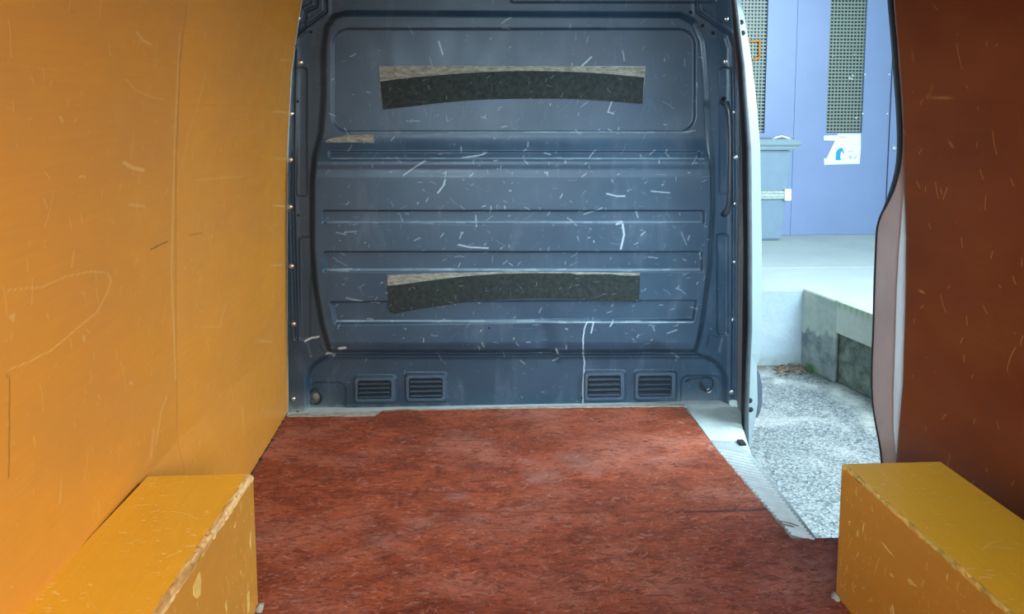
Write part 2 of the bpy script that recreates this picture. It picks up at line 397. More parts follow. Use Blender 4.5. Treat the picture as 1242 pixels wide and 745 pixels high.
def bulk_h(px, py):
    h = np.zeros(px.shape)
    prof = .024 + .040*ss((py-163)/40) - .018*ss((py-414)/18)
    prof = prof - .004*ss((py-196)/10)*(1-ss((py-206)/10))
    main = inside(polyd(px, py, MAINP)+2, 9)
    h += main*prof
    kick = inside(rr(px, py, 373, 433, 879, 560, 30), 8)
    h += -.034*kick*(1-main)
    # window recess and the ribs
    h -= .012*inside(rr(px, py, 403, 35, 843, 160, 20), 3.2)
    for (a, b, c, d, k) in ((399, 184, 848, 193, .012), (392, 256, 854, 271, .018), (393, 306, 852, 329, .018)):
        h -= k*inside(rr(px, py, a, b, c, d, 2), 2.4)
    h -= .018*inside(polyd(px, py, [(401, 367), (845, 365), (841, 389), (407, 393)]), 2.4)
    # side pressings
    for P, k in (((359, 82, 372, 238, 4), .005), ((363, 288, 376, 412, 4), .005), ((873, 82, 887, 236, 4), .006), ((870, 284, 883, 406, 4), .006)):
        h -= k*inside(rr(px, py, *P), 2.6)
    h -= .004*inside(polyd(px, py, [(372, 414), (386, 410), (391, 427), (377, 433)]), 2.4)
    h -= .004*inside(polyd(px, py, [(860, 406), (876, 410), (873, 427), (857, 421)]), 2.4)
    # kick panel pockets, vent surrounds
    h -= .006*inside(rr(px, py, 376, 464, 419, 540, 9), 2.6)
    h -= .006*inside(rr(px, py, 826, 456, 874, 540, 9), 2.6)
    for (a, b, c, d) in ((430, 456, 480, 488), (492, 453, 542, 487), (708, 450, 758, 486), (769, 450, 820, 485)):
        h += .009*inside(rr(px, py, a, b, c, d, 4), 3.5)
        h -= .016*inside(rr(px, py, a+5, b+6, c-7, d-5, 3), 2.4)
    # folds at the upper corners
    for P in ([(394, -30), (395, 14), (357, 44), (353, 60)], [(386, -30), (383, 8), (370, 14), (369, 34)], [(845, -30), (846, 14), (884, 42), (889, 58), (890, 250), (889, 500)], [(357, 60), (355, 240), (360, 410)]):
        d = lined(px, py, P); h -= .006*np.clip(1.4-d/1.6, 0, 1); h += .004*np.exp(-((d-4)/2.2)**2)
    h += .010*inside(rr(px, py, 620, -40, 868, 3, 2), 3)
    # dents and slight panel waviness
    h -= .016*np.exp(-((px-658)/15)**2-((py-412)/20)**2)*(1-.3*kick)
    h += .014*np.exp(-((px-677)/5)**2-((py-431)/5)**2)
    h -= .008*np.exp(-((px-792)/14)**2-((py-424)/9)**2)
    h -= .004*np.exp(-((px-800)/30)**2-((py-140)/14)**2)
    h += .0012*np.sin(px/37.)*np.sin(py/29.+px/90.)*main
    return h
zz = np.linspace(-.006, ZT, 600); uu = np.linspace(0, 1, 620)
ZZ, UU = np.meshgrid(zz, uu, indexing='ij')
Lz, Rz = Lf(ZZ)-.004, Rf(ZZ)
XX = Lz+(Rz-Lz)*UU
px, py = proj(XX, YB-.02, ZZ)
coarse = lambda px, py: (.024+.040*ss((py-163)/40))*inside(polyd(px, py, MAINP), 16)-.034*inside(rr(px, py, 373, 433, 879, 560, 30), 14)*(py > 432)
H = coarse(px, py); px, py = proj(XX, YB-H, ZZ); H = .5*H+.5*coarse(px, py); px, py = proj(XX, YB-H, ZZ)
H = bulk_h(px, py)
mark = np.zeros(px.shape); dust = np.zeros(px.shape)
for P, w, v in (([(712, 391), (709, 398), (707, 412), (709, 440), (707, 465), (707, 492)], .55, .9), ([(712, 391), (720, 391), (717, 404)], .7, .7),
                ([(748, 272), (755, 270), (757, 285), (753, 302)], 1.2, .55), ([(489, 213), (503, 203), (516, 195)], .7, .5), ([(531, 234), (538, 225), (540, 218)], .8, .6),
                ([(556, 297), (570, 300), (592, 301)], .8, .6), ([(370, 414), (378, 410), (386, 409)], 1.2, .9), ([(396, 431), (404, 433)], 1.6, .7), ([(411, 424), (418, 423)], 1.8, .8),
                ([(736, 235), (748, 238), (758, 238)], .8, .5), ([(790, 232), (812, 234)], .7, .4), ([(706, 80), (718, 69)], .9, .5), ([(740, 396), (744, 390)], .8, .5),
                ([(560, 192), (580, 189), (588, 187)], .7, .6), ([(577, 262), (578, 275)], .7, .4), ([(745, 117), (738, 136), (745, 138)], .7, .4), ([(532, 50), (537, 66)], .9, .5), ([(675, 425), (677, 430)], .8, .8)):  # last stroke paints the dent's highlight into the colour
    stroke(mark, px, py, P, w, v)
for i in range(420):
    x, y = rng.uniform(396, 862), rng.uniform(20, 492)
    if rng.random() < .5: y = rng.uniform(180, 430)
    L, a = rng.exponential(1.8)+.6, rng.normal(0, .8)+(PI/2 if rng.random() < .35 else 0)
    b = rng.normal(0, .25); P = [(x, y), (x+L*math.cos(a), y+L*math.sin(a)), (x+L*math.cos(a)+L*math.cos(a+b), y+L*math.sin(a)+L*math.sin(a+b))]
    stroke(mark, px, py, P, rng.uniform(.4, .7), rng.uniform(.08, .42))
# highlights on the lower lips of the pressings painted in, dust at the floor
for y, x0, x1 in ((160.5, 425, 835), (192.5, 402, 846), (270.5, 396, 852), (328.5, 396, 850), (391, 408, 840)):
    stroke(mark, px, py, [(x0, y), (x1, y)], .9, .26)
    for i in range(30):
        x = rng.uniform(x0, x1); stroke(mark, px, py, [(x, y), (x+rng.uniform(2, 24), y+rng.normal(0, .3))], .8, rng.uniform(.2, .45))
nz = np.sin(px*.31)*np.sin(px*.117+1)*.5+.5
dust = np.clip((py-488-6*nz)/14, 0, .6)*(.4+.6*nz) + .35*np.clip((py-470)/30, 0, 1)*np.exp(-((px-840)/40)**2)+.25*np.clip((py-470)/30, 0, 1)*np.exp(-((px-375)/30)**2)
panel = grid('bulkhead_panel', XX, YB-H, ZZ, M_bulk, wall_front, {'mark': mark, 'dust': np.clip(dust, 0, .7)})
def surf(a, b, lift=0.0):      # point of the bulkhead face under a pixel
    h = float(bulk_h(np.array([float(a)]), np.array([float(b)]))[0]); return ony(a, b, YB-h-lift)
# body shell behind the bulkhead
box('cab_side_skin', (-.74, YB+.045, -.1), (1.0, YB+.06, ZT), M_bulkdark, wall_front)
# louvred vents
for (a, b, c, d) in ((430, 456, 480, 488), (492, 453, 542, 487), (708, 450, 758, 486), (769, 450, 820, 485)):
    yb = YB+.024
    p0, p1 = ony(a, d, yb), ony(c, b, yb)
    x0, x1, z0, z1 = p0.x, p1.x, p0.z, p1.z
    bm = bmesh.new()
    def rrect(x0, x1, z0, z1, r, y, n=4):
        out = []
        for cx, cz, t0 in ((x1-r, z1-r, 0), (x0+r, z1-r, 1), (x0+r, z0+r, 2), (x1-r, z0+r, 3)):
            for k in range(n+1):
                t = (t0+k/n)*PI/2; out.append(bm.verts.new((cx+r*math.cos(t), y, cz+r*math.sin(t))))
        return out
    o1 = rrect(x0, x1, z0, z1, .014, yb+.002); o2 = rrect(x0+.004, x1-.004, z0+.004, z1-.004, .012, yb-.008)
    i1 = rrect(x0+.014, x1-.017, z0+.014, z1-.014, .010, yb-.008); i2 = rrect(x0+.017, x1-.020, z0+.017, z1-.017, .008, yb+.008)
    b1, b2 = Vector((x0+.016, yb+.003, z0+.016)), Vector((x1-.019, yb+.007, z1-.016))
    for A, B in ((o1, o2), (o2, i1), (i1, i2)):
        for k in range(len(A)): bm.faces.new((A[k], A[(k+1) % len(A)], B[(k+1) % len(B)], B[k]))
    bm.faces.new(i2)
    bmesh.ops.recalc_face_normals(bm, faces=bm.faces)
    v = from_bm('vent', bm, M_vent, wall_front)
    box('slot_shade_sheet', tuple(b1), tuple(b2), M_hole, v)  # black sheet added inside the vent to darken the slots like shade
    n = 4; H0 = (z1-z0-.034)/n
    for k in range(n):
        zc = z0+.017+H0*k; e = .018
        pts = [(x0+e, yb+.004, zc+.001), (x0+e, yb-.013, zc+H0*.30), (x0+e, yb-.013, zc+H0*.40), (x0+e, yb-.006, zc+H0*.50), (x0+e, yb+.006, zc+H0*.52), (x0+e, yb+.006, zc+.001)]
        sl = extrude_poly('slat', pts, (x1-x0-2*e-.003, 0, 0), M_vent, v)
# bolts
def dome(name, p, r, m, parent, hgt=.6):
    bm = bmesh.new(); bmesh.ops.create_uvsphere(bm, u_segments=14, v_segments=8, radius=1)
    for v in bm.verts: v.co = Vector((v.co.x*r, v.co.y*r*hgt, v.co.z*r))+p
    return from_bm(name, bm, m, parent, True)
for a, b, r in [(362, 22, 3.2), (364.5, 75.5, 3.3), (353.5, 138, 3.3), (353, 194, 3.5), (352.5, 251, 3.5), (354, 323, 3.6), (356.5, 393, 3.2), (356, 484, 2.6),
             (881, 23, 2.8), (879.5, 75, 2.9), (890.5, 136, 2.7), (892, 191, 2.7), (891.5, 247, 2.7), (891, 318, 2.8), (889, 388, 3), (887, 476, 3)]:
    dome('bolt', surf(a, b, .001), r*YB/F, M_bolt, wall_front)
for a, b, r in [(838, 15, 2.4), (852, 31, 2.4), (865, 40, 2.4), (377, 38.5, 2), (361, 123, 2), (361.5, 261, 1.8), (361, 500, 1.6), (706, 483, 1.2), (593, 398, 1.3)]:
    dome('screw_hole', surf(a, b, 0), r*YB/F, M_hole, wall_front, .25)
tag(box('bolt_bracket', tuple(surf(883, 499.5, -.004)), tuple(surf(894, 487, .012)), M_grey, wall_front), 'pale bolt tab')
# grab handle
hp = [surf(877.5, 124, .004), surf(878, 121, .03), surf(881, 124, .045), surf(884, 135, .05), surf(885.5, 160, .052), surf(885.5, 200, .052), surf(885, 235, .05), surf(884, 250, .045), surf(881, 257, .03), surf(878, 260, .004)]
h = tube('grab_handle', hp, [.012, .012, .012, .009, .008, .008, .008, .009, .012, .012], M_handle, wall_front, 10)
tag(h, 'slim vertical grab handle')
# left edge flange
LE = [(z, float(Lf(z))) for z in np.linspace(-.006, ZT, 30)]
V, Fc = [], []
for z, x in LE:
    for dx, y in ((-.004, YB-.004), (-.004, YB-.016), (.006, YB-.016), (.010, YB-.003)): V.append((x+dx, y, z))
for i in range(len(LE)-1):
    for k in range(3): Fc.append((i*4+k, i*4+k+1, i*4+5+k, i*4+4+k))
tag(obj('edge_flange', V, Fc, M_grey, wall_front), 'thin pale grey metal edge')
# screw plug in the left pocket
pc = surf(383, 481, .002)
lk = tube('tie_down_ring', [pc+Vector((math.cos(t)*.024, -.004, math.sin(t)*.030)) for t in np.linspace(0, 2*PI, 20)[:-1]], .0045, M_bulkdark, wall_front, 8, True)
dome('ring_screw', pc, .016, simple('dull_grey_screw', (.20, .21, .18), .6, .3), wall_front, .3)
to_local(wall_front)

# felt strips stuck on the bulkhead, slipped off their glue
def pixpoly(name, P, off, thick, m, parent, depth):
    return extrude_poly(name, [ony(a, b, YB-depth-off) for a, b in P], (0, -thick, 0), m, parent)
e = tag(empty('felt_strip', ony(620, 105, YB-.015)), 'black arched felt strip slipped below its pale glue line, on the upper recessed panel', 'strip', 'felt strips on the bulkhead')
TB = .024-.012
pixpoly('glue_backing', [(460, 80), (560, 79.5), (660, 80), (783, 80), (782, 95), (779, 126), (776, 126), (776, 96), (700, 90), (600, 90), (520, 96), (461, 106)], .0008, .0015, M_glue, e, TB)
pixpoly('felt_sheet', chaikin([(461, 99), (490, 95), (545, 90), (600, 86.5), (660, 86), (720, 88), (781, 94)], 1)+chaikin([(779, 126), (740, 122.5), (690, 119.5), (600, 120), (550, 123), (500, 129), (465, 133)], 1), .0026, .004, M_rubber, e, TB)
to_local(e)
e = tag(empty('felt_strip', ony(620, 350, YB-.05)), 'black felt strip with drooping left end and torn glue edge, low on the bulkhead', 'strip', 'felt strips on the bulkhead')
pixpoly('glue_backing', [(470, 333.5), (540, 331), (620, 329.5), (700, 330), (776, 331), (776, 340), (640, 338), (540, 340), (470, 348)], .0008, .0015, M_glue, e, .064)
pixpoly('felt_sheet', [(470, 347), (490, 344.5), (520, 340.5), (560, 335.5), (600, 332.5), (640, 331.5), (690, 331.5), (700, 333), (740, 332.5), (760, 334.5), (776, 334)]+
        [(775, 364), (771, 366), (740, 365), (700, 362.5), (650, 361.5), (600, 363.5), (560, 367), (520, 373), (490, 378), (480, 380.5), (473, 378.5), (471, 372)], .0026, .005, M_rubber, e, .064)
to_local(e)
o = pixpoly('glue_patch', [(393, 172), (398, 169), (420, 164), (453, 163), (454, 174), (430, 174), (405, 174)], .0005, .002, M_glue, None, .0285)
tag(o, 'small pale grey patch of leftover glue left of the bulkhead below the recessed panel', 'glue patch')
# cable loop in the right pocket
c0 = surf(857, 466, .022)
pts = [surf(832, 463, .004), surf(838, 459.5, .012), surf(845, 459, .020)]
for t in np.linspace(2.4, -3.6, 26): pts.append(Vector((c0.x+.027*math.cos(t), c0.y-.004*(t < -1), c0.z+.026*math.sin(t)+.001*t)))
pts += [surf(856, 474, .016), surf(860, 476, .006)]
e = tag(empty('cable_loop', c0), 'thin dark cable coiled in a small loop in the lower right pocket of the bulkhead', 'cable')
tube('cable', pts, .0032, M_bulkdark, e, 7)
dome('plug', surf(860, 474, .014), .010, M_screw, e); to_local(e)

# ---------------------------------------------------------------- left plywood wall
wall_left = tag(empty('wall_left', (-.9, 1, 0)), 'orange varnished plywood lining on the left side of the van', 'wall', kind='structure')
KL = .066
SE = 1.985
def xl(y, z): return Lf(z) - KL*np.clip(z/.31, 0, 1)*np.minimum(YB-y, YB-SE) + .0015*np.sin(y*5+z*3)
def left_marks_glints(px, py):
    m = np.zeros(px.shape)
    for P, w, v in (([(0, 450), (25, 440), (55, 425), (85, 400), (112, 378), (124, 355), (129, 340), (124, 331), (105, 329), (75, 335), (45, 348), (0, 352)], .9, .45),
                    ([(160, 38), (168, 48), (177, 53)], 1.4, .6), ([(145, 197), (155, 203), (168, 206)], 2.6, .55), ([(152, 248), (169, 250)], 2.2, .35), ([(185, 70), (183, 82)], 1, .3),
                    ([(146, 95), (160, 110), (180, 118), (192, 120)], .9, .35), ([(66, 142), (69, 147)], 2, .5), ([(0, 75), (50, 84), (90, 82), (130, 66)], .8, .12),
                    ([(80, 325), (83, 305)], .9, .5), ([(90, 214), (97, 214)], 1.2, .7), ([(184, 540), (190, 500), (198, 480)], 1.2, .3), ([(178, 555), (181, 520)], 1.5, .3),
                    ([(5, 385), (9, 382), (8, 388)], 2.5, .5), ([(95, 408), (96, 413)], 1.6, .6), ([(152, 464), (155, 465)], 1.6, .5), ([(235, 218), (290, 214)], 1.0, .3),
                    ([(241, 397), (262, 396), (270, 370)], 1.1, .25), ([(290, 496), (292, 518)], 1.2, .25), ([(212, 215), (225, 160), (245, 90)], 1, .15), ([(326, 322), (337, 321)], 1.2, .4),
                    ([(310, 413), (325, 415)], 1.5, .3), ([(328, 135), (342, 136)], 1.2, .35), ([(331, 192), (345, 193)], 1.4, .35), ([(328, 249), (341, 250)], 1.4, .35), ([(337, 72), (349, 73)], 1.2, .35)):  # short streaks level with the bolts paint their reflections in the varnish
        stroke(m, px, py, P, w, v)
    stroke(m, px, py, [(213, 40), (207, 160), (205, 250), (203, 330), (206, 400), (208, 460)], 1.1, .38)
    for i in range(120):
        x, y = rng.uniform(0, 335), rng.uniform(60, 640); L = rng.uniform(1, 5); a = PI/2+rng.normal(0, .5)
        stroke(m, px, py, [(x, y), (x+L*math.cos(a), y+L*math.sin(a))], .8, rng.uniform(.1, .4))
    return m
def ply_wall(name, fx, ya, yb, m, step, marks, parent, inner, thick=.010):
    ny = int((yb-ya)/step)+2; nz_ = int(ZT/step)+2
    Y, Z = np.meshgrid(np.linspace(ya, yb, ny), np.linspace(0.004, ZT, nz_), indexing='ij')
    X = fx(Y, Z); px, py = proj(X, np.maximum(Y, .25), Z)
    at = {'mark': marks(px, py)*(Y > .9) if marks else np.zeros(X.shape)}
    dk = np.zeros(X.shape)
    if inner > 0:
        for P, w, v in (([(178, 302), (190, 296), (198, 293)], .9, .8), ([(0, 455), (4, 460), (3, 580)], .9, .6), ([(80, 13), (92, 16)], .8, .4), ([(225, 285), (240, 283)], .9, .5)): stroke(dk, px, py, P, w, v)
    at['dark'] = dk*(Y > .9)
    o = grid(name, X if inner > 0 else X, Y, Z, m, parent, at)
    md = o.modifiers.new('thickness', 'SOLIDIFY'); md.thickness = thick; md.offset = -1 if inner > 0 else 1
    return o
SE = 1.985
ply_wall('plywood_panel', xl, SE+.0004, YB-.012, M_plyL, .0035, left_marks_glints, wall_left, 1)
ply_wall('plywood_panel', lambda y, z: xl(y, z)+.0012, 1.05, SE, M_plyL, .0032, left_marks_glints, wall_left, 1)
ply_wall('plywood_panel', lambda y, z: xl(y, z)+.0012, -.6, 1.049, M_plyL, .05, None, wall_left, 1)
box('body_side', (-1.0, -.6, -.35), (-.93, YB+.05, ZT), M_white, wall_left)
# grime strip along the bottom of the left panel
V, Fc = [], []; ys = np.linspace(1.9, YB-.02, 60)
for i, y in enumerate(ys):
    x = float(xl(y, .004)); w = .010+.006*rng.random()+.006*(i % 9 == 0); V += [(x-.002, y, .016+.008*rng.random()), (x+w*.5, y, .008), (x+w, y, .0005)]
for i in range(len(ys)-1):
    for k in range(2): Fc.append((i*3+k, i*3+k+1, i*3+4+k, i*3+3+k))
o = obj('grime_strip', V, Fc, simple('dark_grime', (.055, .035, .02), .9, 0, .4, 60, .4), wall_left); tag(o, 'dark grime along the floor joint', kind=None)
to_local(wall_left)

# ---------------------------------------------------------------- right plywood wall, pillar
YR = 2.05
RE = curve_y([(1084, -200), (1088, 0), (1094, 68), (1098, 121), (1100, 201), (1101, 240), (1103, 287), (1102, 369), (1099, 466), (1091, 555), (1080, 640), (1072, 690)], YR)
def xr(y, z):
    return RE(z) + .14*(YR-y)*np.exp(-np.maximum(0, YR-y)*.6)
wall_right = tag(empty('wall_right', (1.2, 1, 0)), 'plywood lining, its shade coloured in dark reddish brown, on the right side behind the side door opening', 'wall', kind='structure')
def right_marks(px, py):
    m = np.zeros(px.shape)
    for P, w, v in (([(1128, 119), (1150, 118), (1172, 116)], .9, .3), ([(1128, 119), (1136, 104)], .9, .3), ([(1156, 172), (1160, 178)], 1.8, .25), ([(1110, 60), (1112, 75)], .8, .2), ([(1120, 353), (1124, 354)], 1.2, .5)): stroke(m, px, py, P, w, v)
    return m
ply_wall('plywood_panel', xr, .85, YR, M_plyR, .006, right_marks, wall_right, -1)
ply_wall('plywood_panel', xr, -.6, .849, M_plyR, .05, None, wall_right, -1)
# jamb surface of the rear side of the door opening
sil = [(1073, -60), (1076, 0), (1080.5, 50), (1084, 100), (1086, 125), (1087.5, 155), (1087.8, 180), (1086, 203), (1081, 224), (1073, 248), (1065.5, 264), (1062, 278), (1061, 300), (1059, 350), (1058, 400), (1056, 440), (1056, 480), (1060, 510), (1066, 540), (1068, 560), (1072, 600), (1074, 640)]
sil = chaikin(sil, 1)
A, B = [], []
for a, b in sil:
    x = 1.125
    for _ in range(6):
        p = onx(a, b, x); x = float(RE(p.z))+.010
    A.append(p)
V, Fc = [], []
for p in A:
    xi = float(RE(p.z)); yf = p.y
    V += [(xi+.015, YR-.03, p.z), (xi+.014, YR+.25*(yf-YR), p.z), (xi+.0125, yf-.010, p.z), (xi+.0125, yf-.001, p.z), (xi+.026, yf-.001, p.z), (xi+.11, yf+.0, p.z), (xi+.13, yf-.02, p.z), (xi+.13, YR-.03, p.z)]
for i in range(len(A)-1):
    for k in range(7): Fc.append((i*8+k, i*8+k+1, i*8+9+k, i*8+8+k))
jm = obj('door_jamb', V, Fc, M_pillar, wall_right, True); tag(jm, 'painted jamb, orange bounce tinted into its dull pink, with black rim')
# off-white inner strip
ws = [(1100, 215, 1100), (1096, 250, 1102), (1092, 300, 1103), (1089, 350, 1102), (1087, 420, 1101), (1085, 480, 1098), (1085, 520, 1095), (1088, 550, 1092)]
V, Fc = [], []
for a, b, c in ws:
    x = 1.115
    for _ in range(6): p = onx(a, b, x); x = float(RE(p.z))+.006
    V += [(x, p.y, p.z), (x, YR-.01, p.z)]
for i in range(len(ws)-1): Fc.append((i*2, i*2+1, i*2+3, i*2+2))
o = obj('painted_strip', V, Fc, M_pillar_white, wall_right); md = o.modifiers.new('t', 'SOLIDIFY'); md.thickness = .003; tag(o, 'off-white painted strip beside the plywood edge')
# black seal along the silhouette
V, Fc = [], []
for p in A:
    w_ = float(np.interp(p.z, [.6, .86, .93, 1.1, 1.6], [.006, .008, .022, .025, .024])); xi = float(RE(p.z))
    V += [(xi+.010, p.y, p.z), (xi+.009, p.y-w_*.5, p.z), (xi+.010, p.y-w_, p.z), (xi+.013, p.y-w_, p.z), (xi+.020, p.y-.001, p.z)]
for i in range(len(A)-1):
    for k in range(5): Fc.append((i*5+k, i*5+(k+1) % 5, i*5+5+(k+1) % 5, i*5+5+k))
tag(obj('rubber_seal', V, Fc, M_seal, wall_right), 'black rubber door seal')
box('body_side', (1.27, -.6, -.35), (1.33, YR+.02, ZT), M_white, wall_right)
box('opening_header', (1.0, YR-.02, 1.62), (1.33, YB+.05, ZT), M_white, wall_right)
to_local(wall_right)

# ---------------------------------------------------------------- front jamb of the side door
jy = 2.70
trim_1 = tag(empty('trim_1', (.96, jy, 0)), 'white painted jamb with black seal at the front side of the sliding door opening', 'door jamb', kind='structure')
def band(name, P, m, d0, d1, thick, parent=trim_1, tx=0.0):
    """P: (y, xleft, xright) rows in pixels; left edge at depth d0, right edge at d1"""
    V, Fc = [], []
    for b, a, c in P:
        p, q = ony(a, b, d0), ony(c, b, d1); V += [p, q, q+Vector((tx, thick, 0)), p+Vector((tx, thick, 0))]
    for i in range(len(P)-1):
        for k in range(4): Fc.append((i*4+k, i*4+(k+1) % 4, i*4+4+(k+1) % 4, i*4+4+k))
    Fc.append((0, 1, 2, 3)); Fc.append(tuple(len(V)-4+k for k in (3, 2, 1, 0)))
    return obj(name, V, Fc, m, parent, False)
rows = [-40, 0, 40, 80, 110, 140, 180, 240, 300, 360, 400, 440, 470, 500, 530, 549]
il = lambda pts: (lambda y: float(np.interp(y, [p[0] for p in pts], [p[1] for p in pts])))
e0 = il([(-40, 881), (0, 887), (40, 890), (80, 893), (110, 896), (180, 897), (300, 896), (440, 895), (500, 895), (549, 898)])
e1 = il([(-40, 884), (0, 890), (40, 893), (80, 897), (110, 899), (180, 902), (300, 904), (440, 902), (500, 901), (549, 903)])
e2 = il([(-40, 887), (0, 894), (40, 899), (80, 904), (110, 906), (180, 911), (300, 912), (400, 912), (440, 910), (500, 908), (549, 908)])
e3 = il([(-40, 893), (0, 898), (20, 903), (50, 908), (100, 915), (140, 919), (180, 922), (300, 924), (400, 924), (430, 922), (445, 918), (490, 919), (510, 916), (530, 912), (549, 909.5)])
band('metal_flange', [(r, e0(r)+1.5, e1(r)-.5) for r in rows], simple('beige_grey_metal', (.30, .29, .28), .5), YB-.05, 2.80, .02)
band('rubber_seal', [(r, e1(r), e2(r)) for r in rows], M_seal, 2.76, 2.70, .02)
tube('seal_bead', [ony(e2(r)-2.5, r, 2.685) for r in rows], .009, simple('grey_rubber_bead', (.06, .075, .085), .4), trim_1, 8)
rows2 = [-40, 0, 20, 50, 80, 110, 140, 180, 240, 300, 360, 400, 430, 445, 470, 490, 510, 530, 549]
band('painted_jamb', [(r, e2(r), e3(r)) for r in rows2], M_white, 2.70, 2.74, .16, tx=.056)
for a, b in ((899, 27), (901, 40)): tag(dome('striker_slot', ony(a, b, 2.705), .009, M_hole, trim_1, .4), 'dark slot')
for a, b in ((909.5, 486), (910.5, 497)):
    dome('striker_slot', ony(a, b, 2.70), .010, M_hole, trim_1, .4)
bp = [(918, 448), (922, 455), (924.5, 470), (924.5, 488), (922, 500), (918.5, 507)]
tag(extrude_poly('door_bumper', [ony(a, b, 2.80) for a, b in bp]+[ony(917, 507, 2.80), ony(916, 448, 2.80)], (0, .05, 0), simple('grey_bumper_rubber', (.07, .085, .11), .5), trim_1), 'dark grey rounded buffer')
to_local(trim_1)

# ---------------------------------------------------------------- floor
def on(P, z=0.0): return [onz(a, b, z) for a, b in P]
flo = tag(empty('floor', (.15, 1, 0)), 'van floor under the red-brown sheet', 'floor', kind='structure')
sill_r = onz(911, 551, -.006)
pl = [(-.93, -.6), (1.2, -.6), (1.2, onz(992, 657, -.006).y), tuple(onz(993, 657, -.006))[:2], tuple(sill_r)[:2], (.98, 2.75), (1.0, YB+.04), (-.93, YB+.04)]
extrude_poly('steel_floor', [(a, b, -.006) for a, b in pl], (0, 0, -.09), M_grey, flo)
extrude_poly('underbody', [(a*.93, b, -.10) for a, b in pl], (0, 0, -.10), M_bulkdark, flo)
to_local(flo)
# red sheet: fine grid clipped to its outline through the row limits
mo = [(350, 506.5), (452, 504), (463, 497.5), (640, 494), (828, 492), (869, 545), (961, 654)]
fy0, fy1 = .9, onz(640, 494.5, 0).y
farl = onz(400, 505.5, 0).y
rowsY = np.concatenate([np.linspace(fy0, farl, 420), np.linspace(farl, fy1, 14)[1:]])
rp = sorted([(onz(a, b, 0).y, onz(a, b, 0).x) for a, b in ((828, 492), (869, 545), (915, 600), (961, 654.5))])
def rx(y):
    if y < rp[0][0]: return 1.16
    return float(np.interp(y, [p[0] for p in rp], [p[1] for p in rp])) + .0015*math.sin(y*90)+.001*math.sin(y*233)
def lx(y):
    if y <= farl: return float(xl(y, .004))+.001
    t = (y-farl)/(fy1-farl); return onz(452+12*t, 500, 0).x
Xg = np.zeros((len(rowsY), 560)); 
for i, y in enumerate(rowsY): Xg[i] = np.linspace(lx(y), rx(y), 560)
Yg = np.repeat(rowsY[:, None], 560, 1)
# the far rows follow the slightly slanted far edge
ppx, ppy = proj(Xg, Yg, 0)
hgt = .0010*np.sin(Xg*47+np.sin(Yg*31)*2)*np.sin(Yg*73+Xg*11)+.0006*rng.random(Xg.shape)
mk = np.zeros(Xg.shape); dk = np.zeros(Xg.shape)
for i in range(1100):
    x, y = rng.uniform(305, 1010), 495+250*rng.random()**.8; L = rng.uniform(2, 9)*(y-300)/300; a = rng.normal(0, .55); P = [(x, y), (x+L*math.cos(a), y+L*math.sin(a)*.5)]
    if rng.random() < .55: stroke(mk, ppx, ppy, P, rng.uniform(.5, .9), rng.uniform(.15, .6))
    else: stroke(dk, ppx, ppy, P, rng.uniform(.6, 1.2), rng.uniform(.2, .6))
stroke(dk, ppx, ppy, [(520, 621), (700, 622), (830, 621), (900, 620), (932, 618)], 1.0, .45); stroke(dk, ppx, ppy, [(830, 622), (932, 619)], 1.5, .8)
for x, y, r, v in ((660, 578, 26, .35), (710, 565, 30, .3), (555, 603, 18, .35), (690, 555, 22, .3), (510, 635, 20, .3), (720, 575, 16, .3), (650, 582, 14, .35), (560, 530, 25, .15), (460, 655, 22, .2), (640, 560, 14, .25), (575, 628, 20, .18)):
    d = np.hypot((ppx-x)/r, (ppy-y)/(r*.35)); mk = np.maximum(mk, v*np.clip(1.2-d, 0, 1)*(.5+.5*rng.random(Xg.shape)))
sheet = grid('floor_sheet', Xg, Yg, hgt+.001, M_mat, None, {'mark': mk, 'dark': dk})
sheet['label'] = 'worn red-brown scuffed sheet covering the van floor between the two plywood boxes'; sheet['category'] = 'floor covering'
rear = box('rear_section', (-.9, -.6, -.005), (1.16, fy0, .001), M_mat, sheet)
# pale edge along the foot of the bulkhead
ep = on([(349, 505.5), (352, 502), (452, 499), (640, 492.6), (830, 490.5), (832, 493), (640, 495), (463, 498.5), (454, 504.6)], .0025)
tag(extrude_poly('trim_2', ep, (0, 0, -.006), M_beige), 'pale dusty metal edge along the foot of the bulkhead', 'trim', kind='structure')
# grey plate at the front corner of the doorway and tread plate
gp = on([(831, 492), (894, 494), (899, 500), (900, 536), (862, 534), (858, 529)], .0)
tag(extrude_poly('corner_plate', gp, (0, 0, -.005), M_grey), 'flat pale grey steel plate between the floor sheet and the door jamb', 'floor plate')
sl = tag(empty('door_sill', onz(930, 600, 0)), 'ribbed pale grey tread plate along the sliding door edge', 'door sill')
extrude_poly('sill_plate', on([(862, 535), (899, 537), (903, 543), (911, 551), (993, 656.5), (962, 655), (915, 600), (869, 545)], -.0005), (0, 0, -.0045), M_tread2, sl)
box('dark_notch', tuple(onz(898, 541, .0)), tuple(onz(901, 533, .006)), M_hole, sl)
V, Fc = [], []
for i in range(26):
    t = i/26.; yy = 547+106*t; xa = 871+92*t; xb = 908+83*t
    p, q = onz(xa, yy-1, .0), onz(min(xb, 990), min(yy+7, 655), .0)
    d = (q-p).normalized(); nrm = Vector((-d.y, d.x, 0))*.0045
    k = len(V); V += [p-nrm, q-nrm, p+nrm, q+nrm, p+Vector((0, 0, .0055)), q+Vector((0, 0, .0055))]
    Fc += [(k, k+1, k+5, k+4), (k+4, k+5, k+3, k+2)]
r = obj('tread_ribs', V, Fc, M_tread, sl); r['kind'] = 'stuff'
st = extrude_poly('dirt_patch', on([(940, 630), (958, 634), (970, 638), (960, 640), (945, 636)], .0036), (0, 0, -.0005), simple('brown_dirt', (.30, .30, .24), .9, 0, .3, 90), sl)
to_local(sl)
